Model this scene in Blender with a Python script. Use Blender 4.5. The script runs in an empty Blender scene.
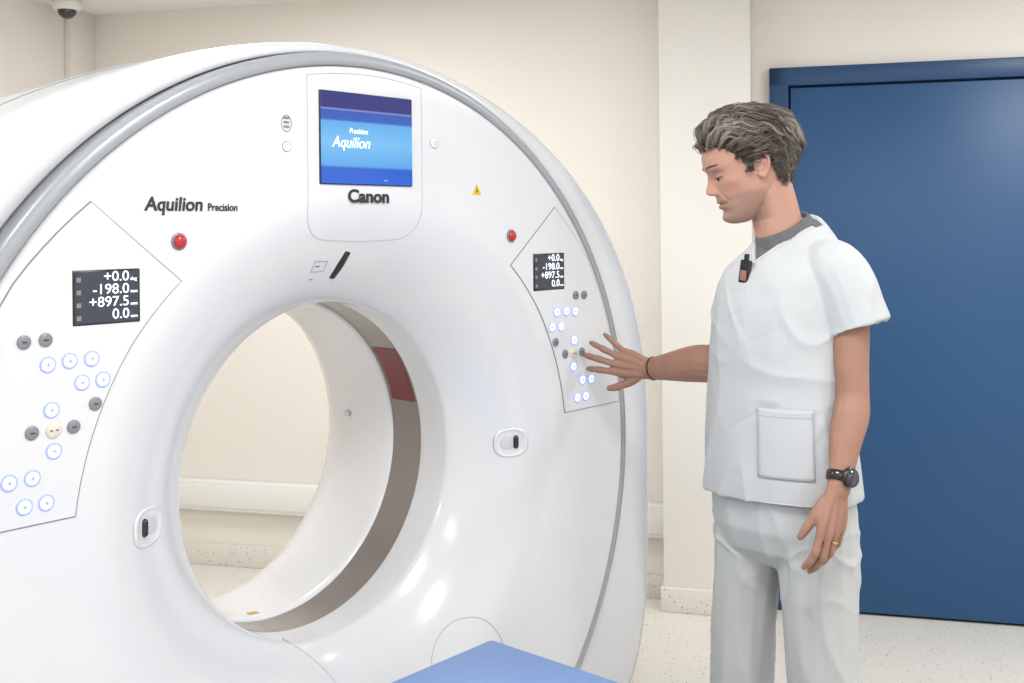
import bpy, bmesh, math, random
from mathutils import Vector, Matrix, noise
from mathutils.bvhtree import BVHTree
random.seed(7)
V=Vector
S=bpy.context.scene
COL=S.collection

# ------------------------------------------------------------------ materials
def lin(c):
    return tuple((x/12.92 if x<=.04045 else ((x+.055)/1.055)**2.4) for x in [v/255 for v in c])
def mat(name,rgb,rough=.5,metal=0,coat=0,spec=.5,emit=None,estr=0,sss=0,bump=None,var=None,alpha=None,sheen=0):
    m=bpy.data.materials.new(name); m.use_nodes=True
    nt=m.node_tree; b=nt.nodes['Principled BSDF']
    c=lin(rgb)+(1,)
    b.inputs['Base Color'].default_value=c
    b.inputs['Roughness'].default_value=rough
    b.inputs['Metallic'].default_value=metal
    b.inputs['Coat Weight'].default_value=coat
    b.inputs['Coat Roughness'].default_value=.08
    b.inputs['Specular IOR Level'].default_value=spec
    if sheen: b.inputs['Sheen Weight'].default_value=sheen
    if emit:
        b.inputs['Emission Color'].default_value=lin(emit)+(1,)
        b.inputs['Emission Strength'].default_value=estr
    tc=None
    if bump or var:
        tc=nt.nodes.new('ShaderNodeTexCoord')
    if var:
        n=nt.nodes.new('ShaderNodeTexNoise'); n.inputs['Scale'].default_value=var[0]; n.inputs['Detail'].default_value=4
        nt.links.new(tc.outputs['Object'],n.inputs['Vector'])
        mx=nt.nodes.new('ShaderNodeMix'); mx.data_type='RGBA'
        mx.inputs[6].default_value=c
        mx.inputs[7].default_value=lin(var[1])+(1,)
        nt.links.new(n.outputs['Fac'],mx.inputs[0])
        nt.links.new(mx.outputs[2],b.inputs['Base Color'])
    if bump:
        n=nt.nodes.new('ShaderNodeTexNoise'); n.inputs['Scale'].default_value=bump[0]; n.inputs['Detail'].default_value=3
        nt.links.new(tc.outputs['Object'],n.inputs['Vector'])
        bp=nt.nodes.new('ShaderNodeBump'); bp.inputs['Strength'].default_value=bump[1]; bp.inputs['Distance'].default_value=bump[2]
        nt.links.new(n.outputs['Fac'],bp.inputs['Height']); nt.links.new(bp.outputs['Normal'],b.inputs['Normal'])
    return m
M_wall=mat('wall_paint',(237,232,224),.75,bump=(220,.08,.002),var=(1.5,(234,229,221)))
M_pillar=mat('pillar_paint',(238,235,229),.75,bump=(220,.08,.002))
M_ceil=mat('ceiling_tile',(238,238,236),.85,bump=(150,.1,.002))
M_trim=mat('trunking_plastic',(238,237,233),.4)
M_door=mat('door_blue_paint',(33,80,126),.42,bump=(300,.05,.001),var=(2.0,(30,75,120)))
M_doorf=mat('door_frame_blue',(28,68,110),.4)
M_gap=mat('dark_gap',(18,30,46),.8)
M_white=mat('gantry_white',(214,216,220),.2,coat=.5,var=(1.2,(212,214,218)))
M_white2=mat('gantry_inner_white',(230,230,231),.2,coat=.4)
M_grey=mat('gantry_grey_trim',(158,162,168),.3,metal=.1)
M_grip=mat('gantry_grip_grey',(196,199,204),.35)
M_seam=mat('seam_grey',(128,132,138),.6)
M_seam2=mat('seam_light',(178,182,187),.6)
M_band=mat('scan_window',(114,107,102),.22,coat=.5,var=(3,(132,124,118)))
M_red=mat('painted_red_reflection',(112,22,38),.3)  # red reflection in the scan window, painted as plain colour
M_black=mat('black_gloss',(12,12,14),.22,coat=.5)
M_lcd=mat('lcd_dark',(38,44,58),.15,coat=.5,emit=(30,38,58),estr=.25)
M_lcdt=mat('lcd_text',(235,240,250),.4,emit=(235,240,255),estr=.9)
M_ink=mat('ink_dark',(40,42,46),.5)
M_btng=mat('button_grey',(124,128,134),.35,coat=.2)
M_btnc=mat('button_cream',(212,205,190),.35)
M_led=mat('button_lit',(135,150,235),.3,emit=(125,145,255),estr=.8)
M_ledc=mat('button_lit_core',(230,234,255),.3,emit=(215,222,255),estr=.8)
M_redb=mat('button_red',(180,25,30),.3,coat=.4)
M_yel=mat('label_yellow',(225,180,20),.5)
M_couch=mat('couch_vinyl_blue',(124,158,214),.38,bump=(60,.1,.002),var=(4,(116,150,208)))
M_scrub=mat('scrub_cotton',(188,191,193),.85,bump=(700,.15,.001),sheen=.1)
M_pants=mat('trouser_cotton',(186,189,189),.85,bump=(700,.15,.001),sheen=.1)
M_tee=mat('tee_grey',(110,112,114),.9,bump=(400,.3,.002),var=(120,(78,80,82)))
M_skin=mat('skin_arm',(168,130,112),.6,spec=.35,bump=(90,.15,.002),var=(22,(150,110,91)))
M_hairA=mat('hair_dark',(66,58,52),.5)
M_hairB=mat('hair_mid',(106,97,88),.5)
M_hairC=mat('hair_silver',(156,149,140),.5)
M_cap=mat('hair_under',(62,54,47),.8)
M_eye=mat('eye_white',(175,166,158),.4)
M_iris=mat('eye_iris',(40,28,20),.3)
M_lash=mat('lash',(40,30,24),.7)
M_ring=mat('ring_gold',(220,190,130),.2,metal=1)
M_shoe=mat('shoe_white',(225,225,225),.5)
M_lens=mat('dome_black',(10,10,12),.1,coat=1)
M_orange=mat('badge_copper',(150,104,84),.4)

# floor: speckled vinyl
M_floor=bpy.data.materials.new('floor_vinyl'); M_floor.use_nodes=True
nt=M_floor.node_tree; b=nt.nodes['Principled BSDF']; b.inputs['Roughness'].default_value=.38
tc=nt.nodes.new('ShaderNodeTexCoord')
vo=nt.nodes.new('ShaderNodeTexVoronoi'); vo.inputs['Scale'].default_value=38
r1=nt.nodes.new('ShaderNodeValToRGB'); r1.color_ramp.elements[0].position=.10; r1.color_ramp.elements[1].position=.16
r1.color_ramp.elements[0].color=(1,1,1,1); r1.color_ramp.elements[1].color=(0,0,0,1)
vo2=nt.nodes.new('ShaderNodeTexVoronoi'); vo2.inputs['Scale'].default_value=90
r2=nt.nodes.new('ShaderNodeValToRGB'); r2.color_ramp.elements[0].position=.12; r2.color_ramp.elements[1].position=.2
r2.color_ramp.elements[0].color=(1,1,1,1); r2.color_ramp.elements[1].color=(0,0,0,1)
nz=nt.nodes.new('ShaderNodeTexNoise'); nz.inputs['Scale'].default_value=3
for n in (vo,vo2,nz): nt.links.new(tc.outputs['Object'],n.inputs['Vector'])
nt.links.new(vo.outputs['Distance'],r1.inputs[0]); nt.links.new(vo2.outputs['Distance'],r2.inputs[0])
m0=nt.nodes.new('ShaderNodeMix'); m0.data_type='RGBA'; m0.inputs[6].default_value=lin((233,229,221))+(1,); m0.inputs[7].default_value=lin((227,222,213))+(1,)
nt.links.new(nz.outputs['Fac'],m0.inputs[0])
m1=nt.nodes.new('ShaderNodeMix'); m1.data_type='RGBA'; m1.inputs[7].default_value=lin((190,185,178))+(1,)
nt.links.new(r2.outputs[0],m1.inputs[0]); nt.links.new(m0.outputs[2],m1.inputs[6])
m2=nt.nodes.new('ShaderNodeMix'); m2.data_type='RGBA'; m2.inputs[7].default_value=lin((160,155,150))+(1,)
nt.links.new(r1.outputs[0],m2.inputs[0]); nt.links.new(m1.outputs[2],m2.inputs[6]); nt.links.new(m2.outputs[2],b.inputs['Base Color'])

# ------------------------------------------------------------------ helpers
def obj_from_bm(name,bm,m=None,smooth=True,parent=None):
    bmesh.ops.recalc_face_normals(bm,faces=bm.faces)
    me=bpy.data.meshes.new(name); bm.to_mesh(me); bm.free()
    if smooth:
        for p in me.polygons: p.use_smooth=True
    o=bpy.data.objects.new(name,me); COL.objects.link(o)
    if m: me.materials.append(m)
    if parent: setp(o,parent)
    return o
def setp(o,p): o.parent=p
def empty(name,loc=(0,0,0),rz=0):
    e=bpy.data.objects.new(name,None); e.location=loc; e.rotation_euler=(0,0,rz); e.empty_display_size=.2
    COL.objects.link(e); return e
def smooth_angle(o,ang=35):
    me=o.data
    bm=bmesh.new(); bm.from_mesh(me)
    for e in bm.edges:
        if len(e.link_faces)==2 and e.calc_face_angle(0)>math.radians(ang): e.smooth=False
    bm.to_mesh(me); bm.free()
def boxbm(bm,x0,x1,y0,y1,z0,z1,bev=0,M=None,seg=2):
    r=bmesh.ops.create_cube(bm,size=1)
    vs=r['verts']
    for v in vs:
        v.co=V(((x0+x1)/2+v.co.x*(x1-x0),(y0+y1)/2+v.co.y*(y1-y0),(z0+z1)/2+v.co.z*(z1-z0)))
    if bev:
        es=list({e for v in vs for e in v.link_edges})
        r=bmesh.ops.bevel(bm,geom=es,offset=bev,segments=seg,profile=.5,affect='EDGES')
        vs=list({v for f in r['faces'] for v in f.verts}|{v for v in vs if v.is_valid})
    if M is not None:
        for v in vs: v.co=M@v.co
    return vs
def box(name,x0,x1,y0,y1,z0,z1,m,bev=0,parent=None,M=None,smooth=False):
    bm=bmesh.new(); boxbm(bm,x0,x1,y0,y1,z0,z1,bev,M)
    o=obj_from_bm(name,bm,m,smooth,parent)
    if bev: 
        for p in o.data.polygons: p.use_smooth=True
        smooth_angle(o,50)
    return o
def loft(bm,rings,cap0=True,cap1=True):
    vr=[[bm.verts.new(p) for p in r] for r in rings]
    n=len(vr[0])
    for a,b2 in zip(vr[:-1],vr[1:]):
        for i in range(n):
            j=(i+1)%n
            bm.faces.new((a[i],a[j],b2[j],b2[i]))
    if cap0: bm.faces.new(list(reversed(vr[0])))
    if cap1: bm.faces.new(vr[-1])
def cr(p0,p1,p2,p3,t):
    return .5*((2*p1)+(p2-p0)*t+(2*p0-5*p1+4*p2-p3)*t*t+(3*p1-p0-3*p2+p3)*t**3)
def tube(bm,pts,rad,ref=V((0,0,1)),seg=16,sub=5,caps=(1,1),recess=None):
    pts=[V(p) for p in pts]; rad=[V((r,r)) if not hasattr(r,'__len__') else V(r) for r in rad]
    P=[];R=[]
    n=len(pts)
    for i in range(n-1):
        a=pts[max(i-1,0)]; d=pts[min(i+2,n-1)]
        ra=rad[max(i-1,0)]; rd=rad[min(i+2,n-1)]
        for k in range(sub):
            t=k/sub
            P.append(cr(a,pts[i],pts[i+1],d,t)); R.append(cr(ra,rad[i],rad[i+1],rd,t))
    P.append(pts[-1]); R.append(rad[-1])
    T=[]
    for i in range(len(P)):
        t=(P[min(i+1,len(P)-1)]-P[max(i-1,0)]).normalized(); T.append(t)
    rings=[]
    def ring(p,t,r):
        s=(ref-t*ref.dot(t))
        if s.length<1e-4: s=V((1,0,0))-t*t.x
        s.normalize(); o=t.cross(s)
        return [p+s*(r[0]*math.cos(2*math.pi*k/seg))+o*(r[1]*math.sin(2*math.pi*k/seg)) for k in range(seg)]
    if caps[0]:
        for a in (80,60,40,20):
            a=math.radians(a); m=min(R[0]); rings.append(ring(P[0]-T[0]*m*math.sin(a),T[0],R[0]*math.cos(a)))
    for p,t,r in zip(P,T,R): rings.append(ring(p,t,r))
    if caps[1]:
        for a in (20,40,60,80):
            a=math.radians(a); m=min(R[-1]); rings.append(ring(P[-1]+T[-1]*m*math.sin(a),T[-1],R[-1]*math.cos(a)))
    elif recess:
        dpt,th=recess
        rings.append(ring(P[-1]+T[-1]*.002,T[-1],R[-1]-V((th*.5,th*.5))))
        rings.append(ring(P[-1],T[-1],R[-1]-V((th,th))))
        rings.append(ring(P[-1]-T[-1]*dpt,T[-1],R[-1]-V((th+.004,th+.004))))
    loft(bm,rings)
def ell(bm,c,r,M=None,u=20,v=12):
    rr=bmesh.ops.create_uvsphere(bm,u_segments=u,v_segments=v,radius=1)
    for w in rr['verts']:
        p=V((w.co.x*r[0],w.co.y*r[1],w.co.z*r[2]))
        if M is not None: p=M@p
        w.co=p+V(c)
def remesh(bm,name,m,voxel,it=4,parent=None,fac=.5):
    bmesh.ops.recalc_face_normals(bm,faces=bm.faces)
    o=obj_from_bm(name+'_src',bm,None)
    md=o.modifiers.new('r','REMESH'); md.mode='VOXEL'; md.voxel_size=voxel; md.adaptivity=0
    if it:
        sm=o.modifiers.new('s','SMOOTH'); sm.iterations=it; sm.factor=fac
    bpy.context.view_layer.update()
    dg=bpy.context.evaluated_depsgraph_get()
    me=bpy.data.meshes.new_from_object(o.evaluated_get(dg)); me.name=name
    bpy.data.objects.remove(o)
    for p in me.polygons: p.use_smooth=True
    me.materials.clear()
    if m: me.materials.append(m)
    o=bpy.data.objects.new(name,me); COL.objects.link(o)
    if parent: setp(o,parent)
    return o
def polytube(name,pts,r,m,parent=None,cyclic=False,res=3):
    cu=bpy.data.curves.new(name,'CURVE'); cu.dimensions='3D'; cu.bevel_depth=r; cu.bevel_resolution=res
    s=cu.splines.new('POLY'); s.points.add(len(pts)-1)
    for i,p in enumerate(pts): s.points[i].co=(p[0],p[1],p[2],1)
    s.use_cyclic_u=cyclic
    cu.materials.append(m)
    o=bpy.data.objects.new(name,cu); COL.objects.link(o)
    if parent: setp(o,parent)
    return o
def interp(pts,x):
    if x<=pts[0][0]: return pts[0][1]
    for (a,b1),(c,d) in zip(pts[:-1],pts[1:]):
        if a<=x<=c: return b1+(d-b1)*(x-a)/(c-a)
    return pts[-1][1]
def sinterp(pts,x):
    if x<=pts[0][0]: return pts[0][1]
    if x>=pts[-1][0]: return pts[-1][1]
    for i in range(len(pts)-1):
        if pts[i][0]<=x<=pts[i+1][0]:
            t=(x-pts[i][0])/(pts[i+1][0]-pts[i][0])
            h=pts[i+1][0]-pts[i][0]
            def sl(j):
                if j<=0: return (pts[1][1]-pts[0][1])/(pts[1][0]-pts[0][0])
                if j>=len(pts)-1: return (pts[-1][1]-pts[-2][1])/(pts[-1][0]-pts[-2][0])
                return (pts[j+1][1]-pts[j-1][1])/(pts[j+1][0]-pts[j-1][0])
            m0_,m1_=sl(i)*h,sl(i+1)*h
            return (2*t**3-3*t*t+1)*pts[i][1]+(t**3-2*t*t+t)*m0_+(-2*t**3+3*t*t)*pts[i+1][1]+(t**3-t*t)*m1_

# ------------------------------------------------------------------ camera
cam=bpy.data.cameras.new('camera'); co=bpy.data.objects.new('camera',cam); COL.objects.link(co)
co.location=(0,0,1.565)
co.matrix_world=Matrix.Translation((0,0,1.565))@Matrix.Rotation(math.pi/2,4,'X')@Matrix.Rotation(-.010,4,'Z')
cam.sensor_width=36; cam.lens=38.04; cam.shift_y=-.110; cam.clip_start=.05
S.camera=co

# ------------------------------------------------------------------ room
K=V((-2.049,5.254,0)); A=V((.9682,-.2503,0)); B=V((-.2503,-.9682,0))
RM=Matrix(((A.x,B.x,0,K.x),(A.y,B.y,0,K.y),(0,0,1,0),(0,0,0,1)))
H=2.62; RA=6.2; RB=6.6
def rbox(name,a0,a1,b0,b1,z0,z1,m,bev=0,parent=None):
    return box(name,a0,a1,b0,b1,z0,z1,m,bev,parent,RM)
rbox('floor',-.1,RA+.1,-.1,RB+.1,-.1,0,M_floor)
rbox('ceiling',-.1,RA+.1,-.1,RB+.1,H,H+.1,M_ceil)
rbox('wall_back',-.1,RA+.1,-.12,0,0,H,M_wall)
rbox('wall_left',-.12,0,0,RB,0,H,M_wall)
rbox('wall_right',RA,RA+.12,0,RB,0,H,M_wall)
rbox('wall_front',-.1,RA+.1,RB,RB+.12,0,H,M_wall)
rbox('pillar',2.78,3.145,0,.15,0,H,M_pillar,.004)
rbox('corner_column',0,.040,0,.18,0,H,M_wall,.004)
rbox('baseboard_back',.045,2.78,0,.012,0,.10,M_floor,.003)
rbox('baseboard_pillar',2.768,3.157,0,.162,0,.10,M_floor,.004)
rbox('baseboard_left',0,.012,.18,RB,0,.10,M_floor,.003)
rbox('trim_cable_trunking',.045,2.78,0,.05,.266,.405,M_trim,.006)
rbox('trim_cable_trunking_lid',.045,2.78,.05,.056,.285,.386,M_trim,.002)
D=empty('door_1')
a0=3.216; a1=a0+1.56
rbox('frame_left',a0,a0+.075,0,.035,0,2.21,M_doorf,.004,D)
rbox('frame_right',a1-.075,a1,0,.035,0,2.21,M_doorf,.004,D)
rbox('frame_top',a0,a1,0,.035,2.135,2.21,M_doorf,.004,D)
rbox('gap_plate',a0+.07,a1-.07,0,.006,0,2.14,M_gap,0,D)
rbox('leaf',a0+.082,a1-.082,.004,.022,.012,2.127,M_door,.003,D)
rbox('handle_plate',a1-.16,a1-.12,.022,.028,.95,1.15,M_grey,.003,D)
rbox('handle_lever',a1-.26,a1-.13,.05,.066,1.06,1.08,M_grey,.006,D)
rbox('handle_neck',a1-.15,a1-.134,.022,.06,1.062,1.078,M_grey,.004,D)
M_panel=mat('luminaire_diffuser',(255,255,255),.5,emit=(255,252,246),estr=1.2)
for a,bb in ((1.5,1.3),(4.6,1.3),(1.2,3.4),(3.3,3.2),(5.0,3.4),(2.2,5.4),(4.6,5.4)):
    L=empty('ceiling_light')
    rbox('housing',a-.32,a+.32,bb-.32,bb+.32,H-.012,H,M_trim,.003,L)
    rbox('diffuser',a-.29,a+.29,bb-.29,bb+.29,H-.016,H-.010,M_panel,0,L)
    la=bpy.data.lights.new('lamp','AREA'); la.shape='SQUARE'; la.size=.58; la.energy=25.2; la.color=(.975,.985,1)
    lo=bpy.data.objects.new('lamp',la); COL.objects.link(lo)
    lo.matrix_world=Matrix.Translation(RM@V((a,bb,H-.03)))@Matrix.Rotation(-.253,4,'Z')
    lo.parent=L
C=empty('security_camera')
p=RM@V((.13,.33,H))
bm=bmesh.new()
prof=[(.062,0),(.064,-.02),(.062,-.035),(.052,-.045)]
loft(bm,[[V((p.x+r*math.cos(i*math.pi/16),p.y+r*math.sin(i*math.pi/16),p.z+z)) for i in range(32)] for r,z in prof])
obj_from_bm('housing',bm,M_trim,True,C)
bm=bmesh.new(); ell(bm,(p.x,p.y,p.z-.045),(.042,.042,.04)); obj_from_bm('dome',bm,M_lens,True,C)

# ------------------------------------------------------------------ gantry
TH=math.radians(48.3)
GX,GY=-.316,2.395
G=empty('ct_scanner_gantry',(GX,GY,0),TH)
LIP=.386; LW=.150; R0=.65
def zc(r): return .98+.038*min(1,max(0,(.95-r)/.575))
def fw(r):
    if r>=R0: return 0
    x=min(1,(R0-r)/(R0-LIP))
    return LW*(1-(max(0,1-x**1.6))**.85)
def face_w(t,z):
    r=.6
    for _ in range(12): r=math.hypot(t,z-zc(r))
    return fw(max(r,LIP))
def lathe(name,prof,m,n=160):
    bm=bmesh.new(); rings=[]
    for r,w in prof:
        c=zc(r)
        rings.append([V((r*math.cos(2*math.pi*i/n),w,c+r*math.sin(2*math.pi*i/n))) for i in range(n)])
    loft(bm,rings,False,False)
    return obj_from_bm(name,bm,m,True,G)
prof=[(.946,.05),(.946,.02),(.944,.010),(.941,.004),(.936,.0008),(.930,0),(.86,0),(.78,0),(.72,0),(.68,0)]
N=34
for i in range(N+1):
    x=(i/N); x=1-(1-x)**1.7
    r=R0-(R0-LIP)*x; prof.append((r,fw(r)))
prof+=[(LIP-.002,.153),(LIP-.0025,.158),(LIP-.002,.2),(LIP,.249)]
lathe('front_cover',prof,M_white)
lathe('rim_trim',[(.944,.05),(.946,.012),(.950,.006),(.968,.008),(.972,.012),(.976,.025),(.976,.09)],M_grey)
lathe('lip_ring_edge',[(LIP-.0005,.247),(LIP+.001,.2495),(LIP+.004,.251)],M_seam)
lathe('scan_window',[(LIP+.004,.249),(LIP+.004,.363)],M_band)
lathe('rear_bore_ring',[(LIP+.004,.361),(LIP+.0005,.3615),(LIP-.003,.366),(LIP-.004,.38),(LIP-.003,.5),(LIP,.58),(LIP+.01,.62),(LIP+.04,.68),(LIP+.09,.74),(LIP+.16,.79),(LIP+.25,.83),(.72,.86)],M_white2)
bm=bmesh.new(); rr=[]
for w in (.262,.35):
    rr.append([V(((LIP+.0025)*math.cos(math.radians(a)),w,zc(LIP)+(LIP+.0025)*math.sin(math.radians(a)))) for a in range(14,40,2)])
va=[[bm.verts.new(p) for p in r] for r in rr]
for i in range(len(va[0])-1): bm.faces.new((va[0][i],va[0][i+1],va[1][i+1],va[1][i]))
obj_from_bm('scan_window_painted_reflection',bm,M_red,True,G)  # patch painted red in place of a reflection, not a part of the window
def outline(a,sc=1):
    c,s=math.cos(a),math.sin(a)
    if s>=0: aa,bb,n=1.175,1.0,2.0
    else: aa,bb,n=1.175,.978,5.0
    if s>=0: n=2.0+.15*(1-s)
    r=1/((abs(c)/aa)**n+(abs(s)/bb)**n)**(1/n)
    return r*sc
n=200; bm=bmesh.new(); rings=[]
def oring(w,sc,mixc=0,cr_=.977):
    L=[]
    for i in range(n):
        a=2*math.pi*i/n; r=outline(a,sc)*(1-mixc)+cr_*mixc
        z=.98+r*math.sin(a)
        L.append(V((r*math.cos(a),w,max(z,.0))))
    return L
rings=[oring(.06,1,1),oring(.044,.0+1,.93),oring(.042,1,.75),oring(.045,1,.45),oring(.052,1,.2),oring(.066,1,.06),oring(.088,1,0)]
rings+=[oring(.2,1),oring(.40,1),oring(.60,.995),oring(.72,.985),oring(.80,.965),oring(.84,.93),oring(.86,.87),oring(.865,.72,0)]
loft(bm,rings,False,False)
obj_from_bm('housing_shell',bm,M_white,True,G)
for w in (.36,):
    L=[V((p.x*1.0005,p.y,p.z*1.0005)) for p in oring(w,1.0008)]
    L=[p for p in L if p.z>.05]
    L.sort(key=lambda p:math.atan2(p.z-.98,p.x) if math.atan2(p.z-.98,p.x)>-math.pi/2 else math.atan2(p.z-.98,p.x)+2*math.pi)
    polytube('housing_seam',L,.0018,M_seam2,G)
box('base_plinth',-1.0,1.0,.06,.84,0,.06,M_grey,.01,G)

def seam(name,pts,r=.0016,m=M_seam,cyc=False,step=.012):
    out=[]
    P=list(pts)+([pts[0]] if cyc else [])
    for (a,b2),(c,d) in zip(P[:-1],P[1:]):
        k=max(1,int(math.hypot(c-a,d-b2)/step))
        for i in range(k):
            t=a+(c-a)*i/k; z=b2+(d-b2)*i/k
            out.append((t,face_w(t,z)-.0002,z))
    if not cyc: out.append((P[-1][0],face_w(*P[-1])-.0002,P[-1][1]))
    return polytube(name,out,r,m,G,cyc)
def smoothpts(pts,sub=8):
    P=[V((a,b_,0)) for a,b_ in pts]; out=[]
    for i in range(len(P)-1):
        for k in range(sub):
            q=cr(P[max(i-1,0)],P[i],P[i+1],P[min(i+2,len(P)-1)],k/sub); out.append((q.x,q.y))
    out.append(pts[-1]); return out
def arc(cx,cz,r,a0,a1,n=20):
    return [(cx+r*math.cos(math.radians(a0+(a1-a0)*i/n)),cz+r*math.sin(math.radians(a0+(a1-a0)*i/n))) for i in range(n+1)]
def plate(name,poly,w0,w1,m):
    bm=bmesh.new()
    a=[V((t,w0,z)) for t,z in poly]; b_=[V((t,w1,z)) for t,z in poly]
    loft(bm,[a,b_]); return obj_from_bm(name,bm,m,False,G)
def text(body,t,z,size,m,w=-.003,align='LEFT',shear=0,off=0,name='text',sx=1):
    cu=bpy.data.curves.new(name,'FONT'); cu.body=body; cu.size=size; cu.extrude=.0003; cu.align_x=align; cu.shear=shear; cu.offset=off
    cu.materials.append(m)
    o=bpy.data.objects.new(name,cu); COL.objects.link(o); o.parent=G
    o.location=(t,w,z); o.rotation_euler=(math.pi/2,0,0); o.scale=(sx,1,1)
    return o
def disc(name,t,z,r,m,w=None,h=.003,dome=.001):
    if w is None: w=face_w(t,z)
    bm=bmesh.new()
    loft(bm,[[V((t+q*math.cos(i*math.pi/14),w-y,z+q*math.sin(i*math.pi/14))) for i in range(28)] for q,y in ((r,-.002),(r,h*.7),(r*.93,h),(r*.5,h+dome),(r*.1,h+dome*1.2))])
    return obj_from_bm(name,bm,m,True,G)
def panel_poly(sg,ins=0):
    A_=(.645-ins*.3,1.622-ins*1.2); B_=(.466+ins*1.3,1.473-ins*.2)
    a_top=math.degrees(math.atan2(B_[1]-.98,B_[0]))
    zb=1.07+ins
    ri=.684+ins; ro=.930-ins
    ab=math.degrees(math.asin((zb-.98)/ri)); abo=math.degrees(math.asin((zb-.98)/ro))
    ri0=math.hypot(B_[0],B_[1]-.98)
    pts=[]
    m_=16
    for i in range(m_+1):
        f=i/m_; a=a_top+(ab-a_top)*f; r=ri0+(ri-ri0)*min(1,f*3)
        pts.append((r*math.cos(math.radians(a)),.98+r*math.sin(math.radians(a))))
    ato=math.degrees(math.atan2(A_[1]-.98,A_[0])); ro0=math.hypot(A_[0],A_[1]-.98)
    for i in range(m_+1):
        f=i/m_; a=abo+(ato-abo)*f; r=ro+(ro0-ro)*max(0,(f-.7)/.3)
        pts.append((r*math.cos(math.radians(a)),.98+r*math.sin(math.radians(a))))
    return [(sg*x,z) for x,z in pts]
BT=[(-.766,1.382,'g'),(-.729,1.383,'g'),(-.7255,1.340,'l'),(-.687,1.343,'l'),(-.647,1.343,'l'),(-.665,1.303,'l'),(-.6265,1.304,'l'),
(-.641,1.263,'g'),(-.720,1.262,'l'),(-.754,1.2275,'g'),(-.7166,1.227,'c'),(-.681,1.228,'g'),(-.7166,1.191,'l'),(-.793,1.1495,'l'),(-.754,1.151,'l'),(-.768,1.105,'l'),(-.7306,1.105,'l')]
for sg in (-1,1):
    plate('control_panel_groove',panel_poly(sg,-.0001),-.0012,.01,M_seam)
    plate('control_panel',panel_poly(sg,.0022),-.0022,.01,M_white)
    t0,t1=sorted((sg*.553,sg*.681))
    box('panel_display',t0,t1,-.0035,.005,1.402,1.500,M_black,.002,G)
    box('panel_display_screen',t0+.004,t1-.004,-.0042,0,1.406,1.496,M_lcd,0,G)
    for i,s in enumerate(('+0.0','-198.0','+897.5','0.0')):
        text(s,t1-.022,1.479-i*.0225,.0255,M_lcdt,-.0046,'RIGHT',name='display_digits',sx=1.08)
    for i,s in enumerate(('deg','mm','mm','mm')):
        text(s,t1-.020,1.479-i*.0225,.009,M_lcdt,-.0046,'LEFT',name='display_units')
    for i in range(4):
        box('display_icon',t0+.007,t0+.015,-.0046,-.004,1.479-i*.0225,1.487-i*.0225,M_btng,0,G)
    for t,z,kk in BT:
        t=t*(-sg)
        if kk=='l':
            disc('button',t,z,.0142,M_led,-.002,.002,.0003); disc('button_core',t,z,.0108,M_ledc,-.0040,.0012,.0004)
            bb=box('button_icon',t-.004,t+.004,-.0064,-.005,z-.0013,z+.0013,M_led,0,G)
            bb=box('button_icon',t-.0013,t+.0013,-.0064,-.005,z-.004,z+.004,M_led,0,G)
        elif kk=='g':
            disc('button',t,z,.0120,M_btng,-.002,.003); box('button_icon',t-.004,t+.004,-.0070,-.0056,z-.001,z+.001,M_ink,0,G)
        else: 
            disc('button',t,z,.0135,M_btnc,-.002,.003)
            box('button_icon',t-.007,t-.003,-.0070,-.0055,z-.001,z+.001,M_ink,0,G);box('button_icon',t+.003,t+.007,-.0070,-.0055,z-.001,z+.001,M_ink,0,G)
    disc('emergency_button_ring',sg*.471,1.5475,.0165,M_btng,None,.003); disc('emergency_button',sg*.471,1.5475,.0130,M_redb,None,.008,.003)
    disc('emergency_button_mark',sg*.471,1.5475,.0025,M_ledc,-.011,.0004,.0001)
    gt,gz=sg*.513,1.01; gw=face_w(gt,gz)
    slope=(face_w(gt-.02*sg,gz)-face_w(gt+.02*sg,gz))/.04
    MM=Matrix.Translation((gt,gw-.001,gz))@Matrix.Rotation(-sg*math.atan(slope),4,'Z')
    bm=bmesh.new(); 
    L=[]
    for q,y in ((1.06,.003),(1,-.001),(.90,-.0022),(.82,.0005),(.7,.0015)):
        rg=[]
        for i in range(40):
            a=2*math.pi*i/40; cx,sx=math.cos(a),math.sin(a)
            e=2/2.6
            rg.append(MM@V((.046*q*math.copysign(abs(cx)**e,cx),y,.037*q*math.copysign(abs(sx)**e,sx))))
        L.append(rg)
    loft(bm,L); obj_from_bm('grip_bezel',bm,M_white,True,G)
    bm=bmesh.new(); tube(bm,[MM@V((.014*sg,.001,-.009)),MM@V((.014*sg,.001,.011))],[.0075,.0075],caps=(1,1)); obj_from_bm('grip_slot',bm,M_black,True,G)
    bm=bmesh.new(); ell(bm,(0,0,0),(.024,.0012,.019)); 
    for v in bm.verts: v.co=MM@(v.co+V((-.006*sg,.0012,0)))
    obj_from_bm('grip_pocket',bm,M_grip,True,G)
sh=[(-.167,1.895),(-.167,1.62)]+arc(-.105,1.607,.062,180,270,8)+[(0,1.540)]+arc(.1,1.605,.062,270,360,8)+[(.162,1.62),(.162,1.895)]
seam('monitor_surround_seam',sh,.0009,M_seam2)
seam('monitor_surround_seam_top',arc(0,.98,.928,100.4,79.9,12),.0009,M_seam2)
M_bez=mat('monitor_bezel_dark',(24,34,70),.3)
box('monitor_bezel',-.137,.128,-.004,.01,1.664,1.865,M_bez,.002,G)
M_scr=bpy.data.materials.new('monitor_image'); M_scr.use_nodes=True
nt=M_scr.node_tree; b=nt.nodes['Principled BSDF']; b.inputs['Roughness'].default_value=.2; b.inputs['Base Color'].default_value=(.01,.012,.02,1)
tc=nt.nodes.new('ShaderNodeTexCoord'); sp=nt.nodes.new('ShaderNodeSeparateXYZ'); cr_=nt.nodes.new('ShaderNodeValToRGB')
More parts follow.
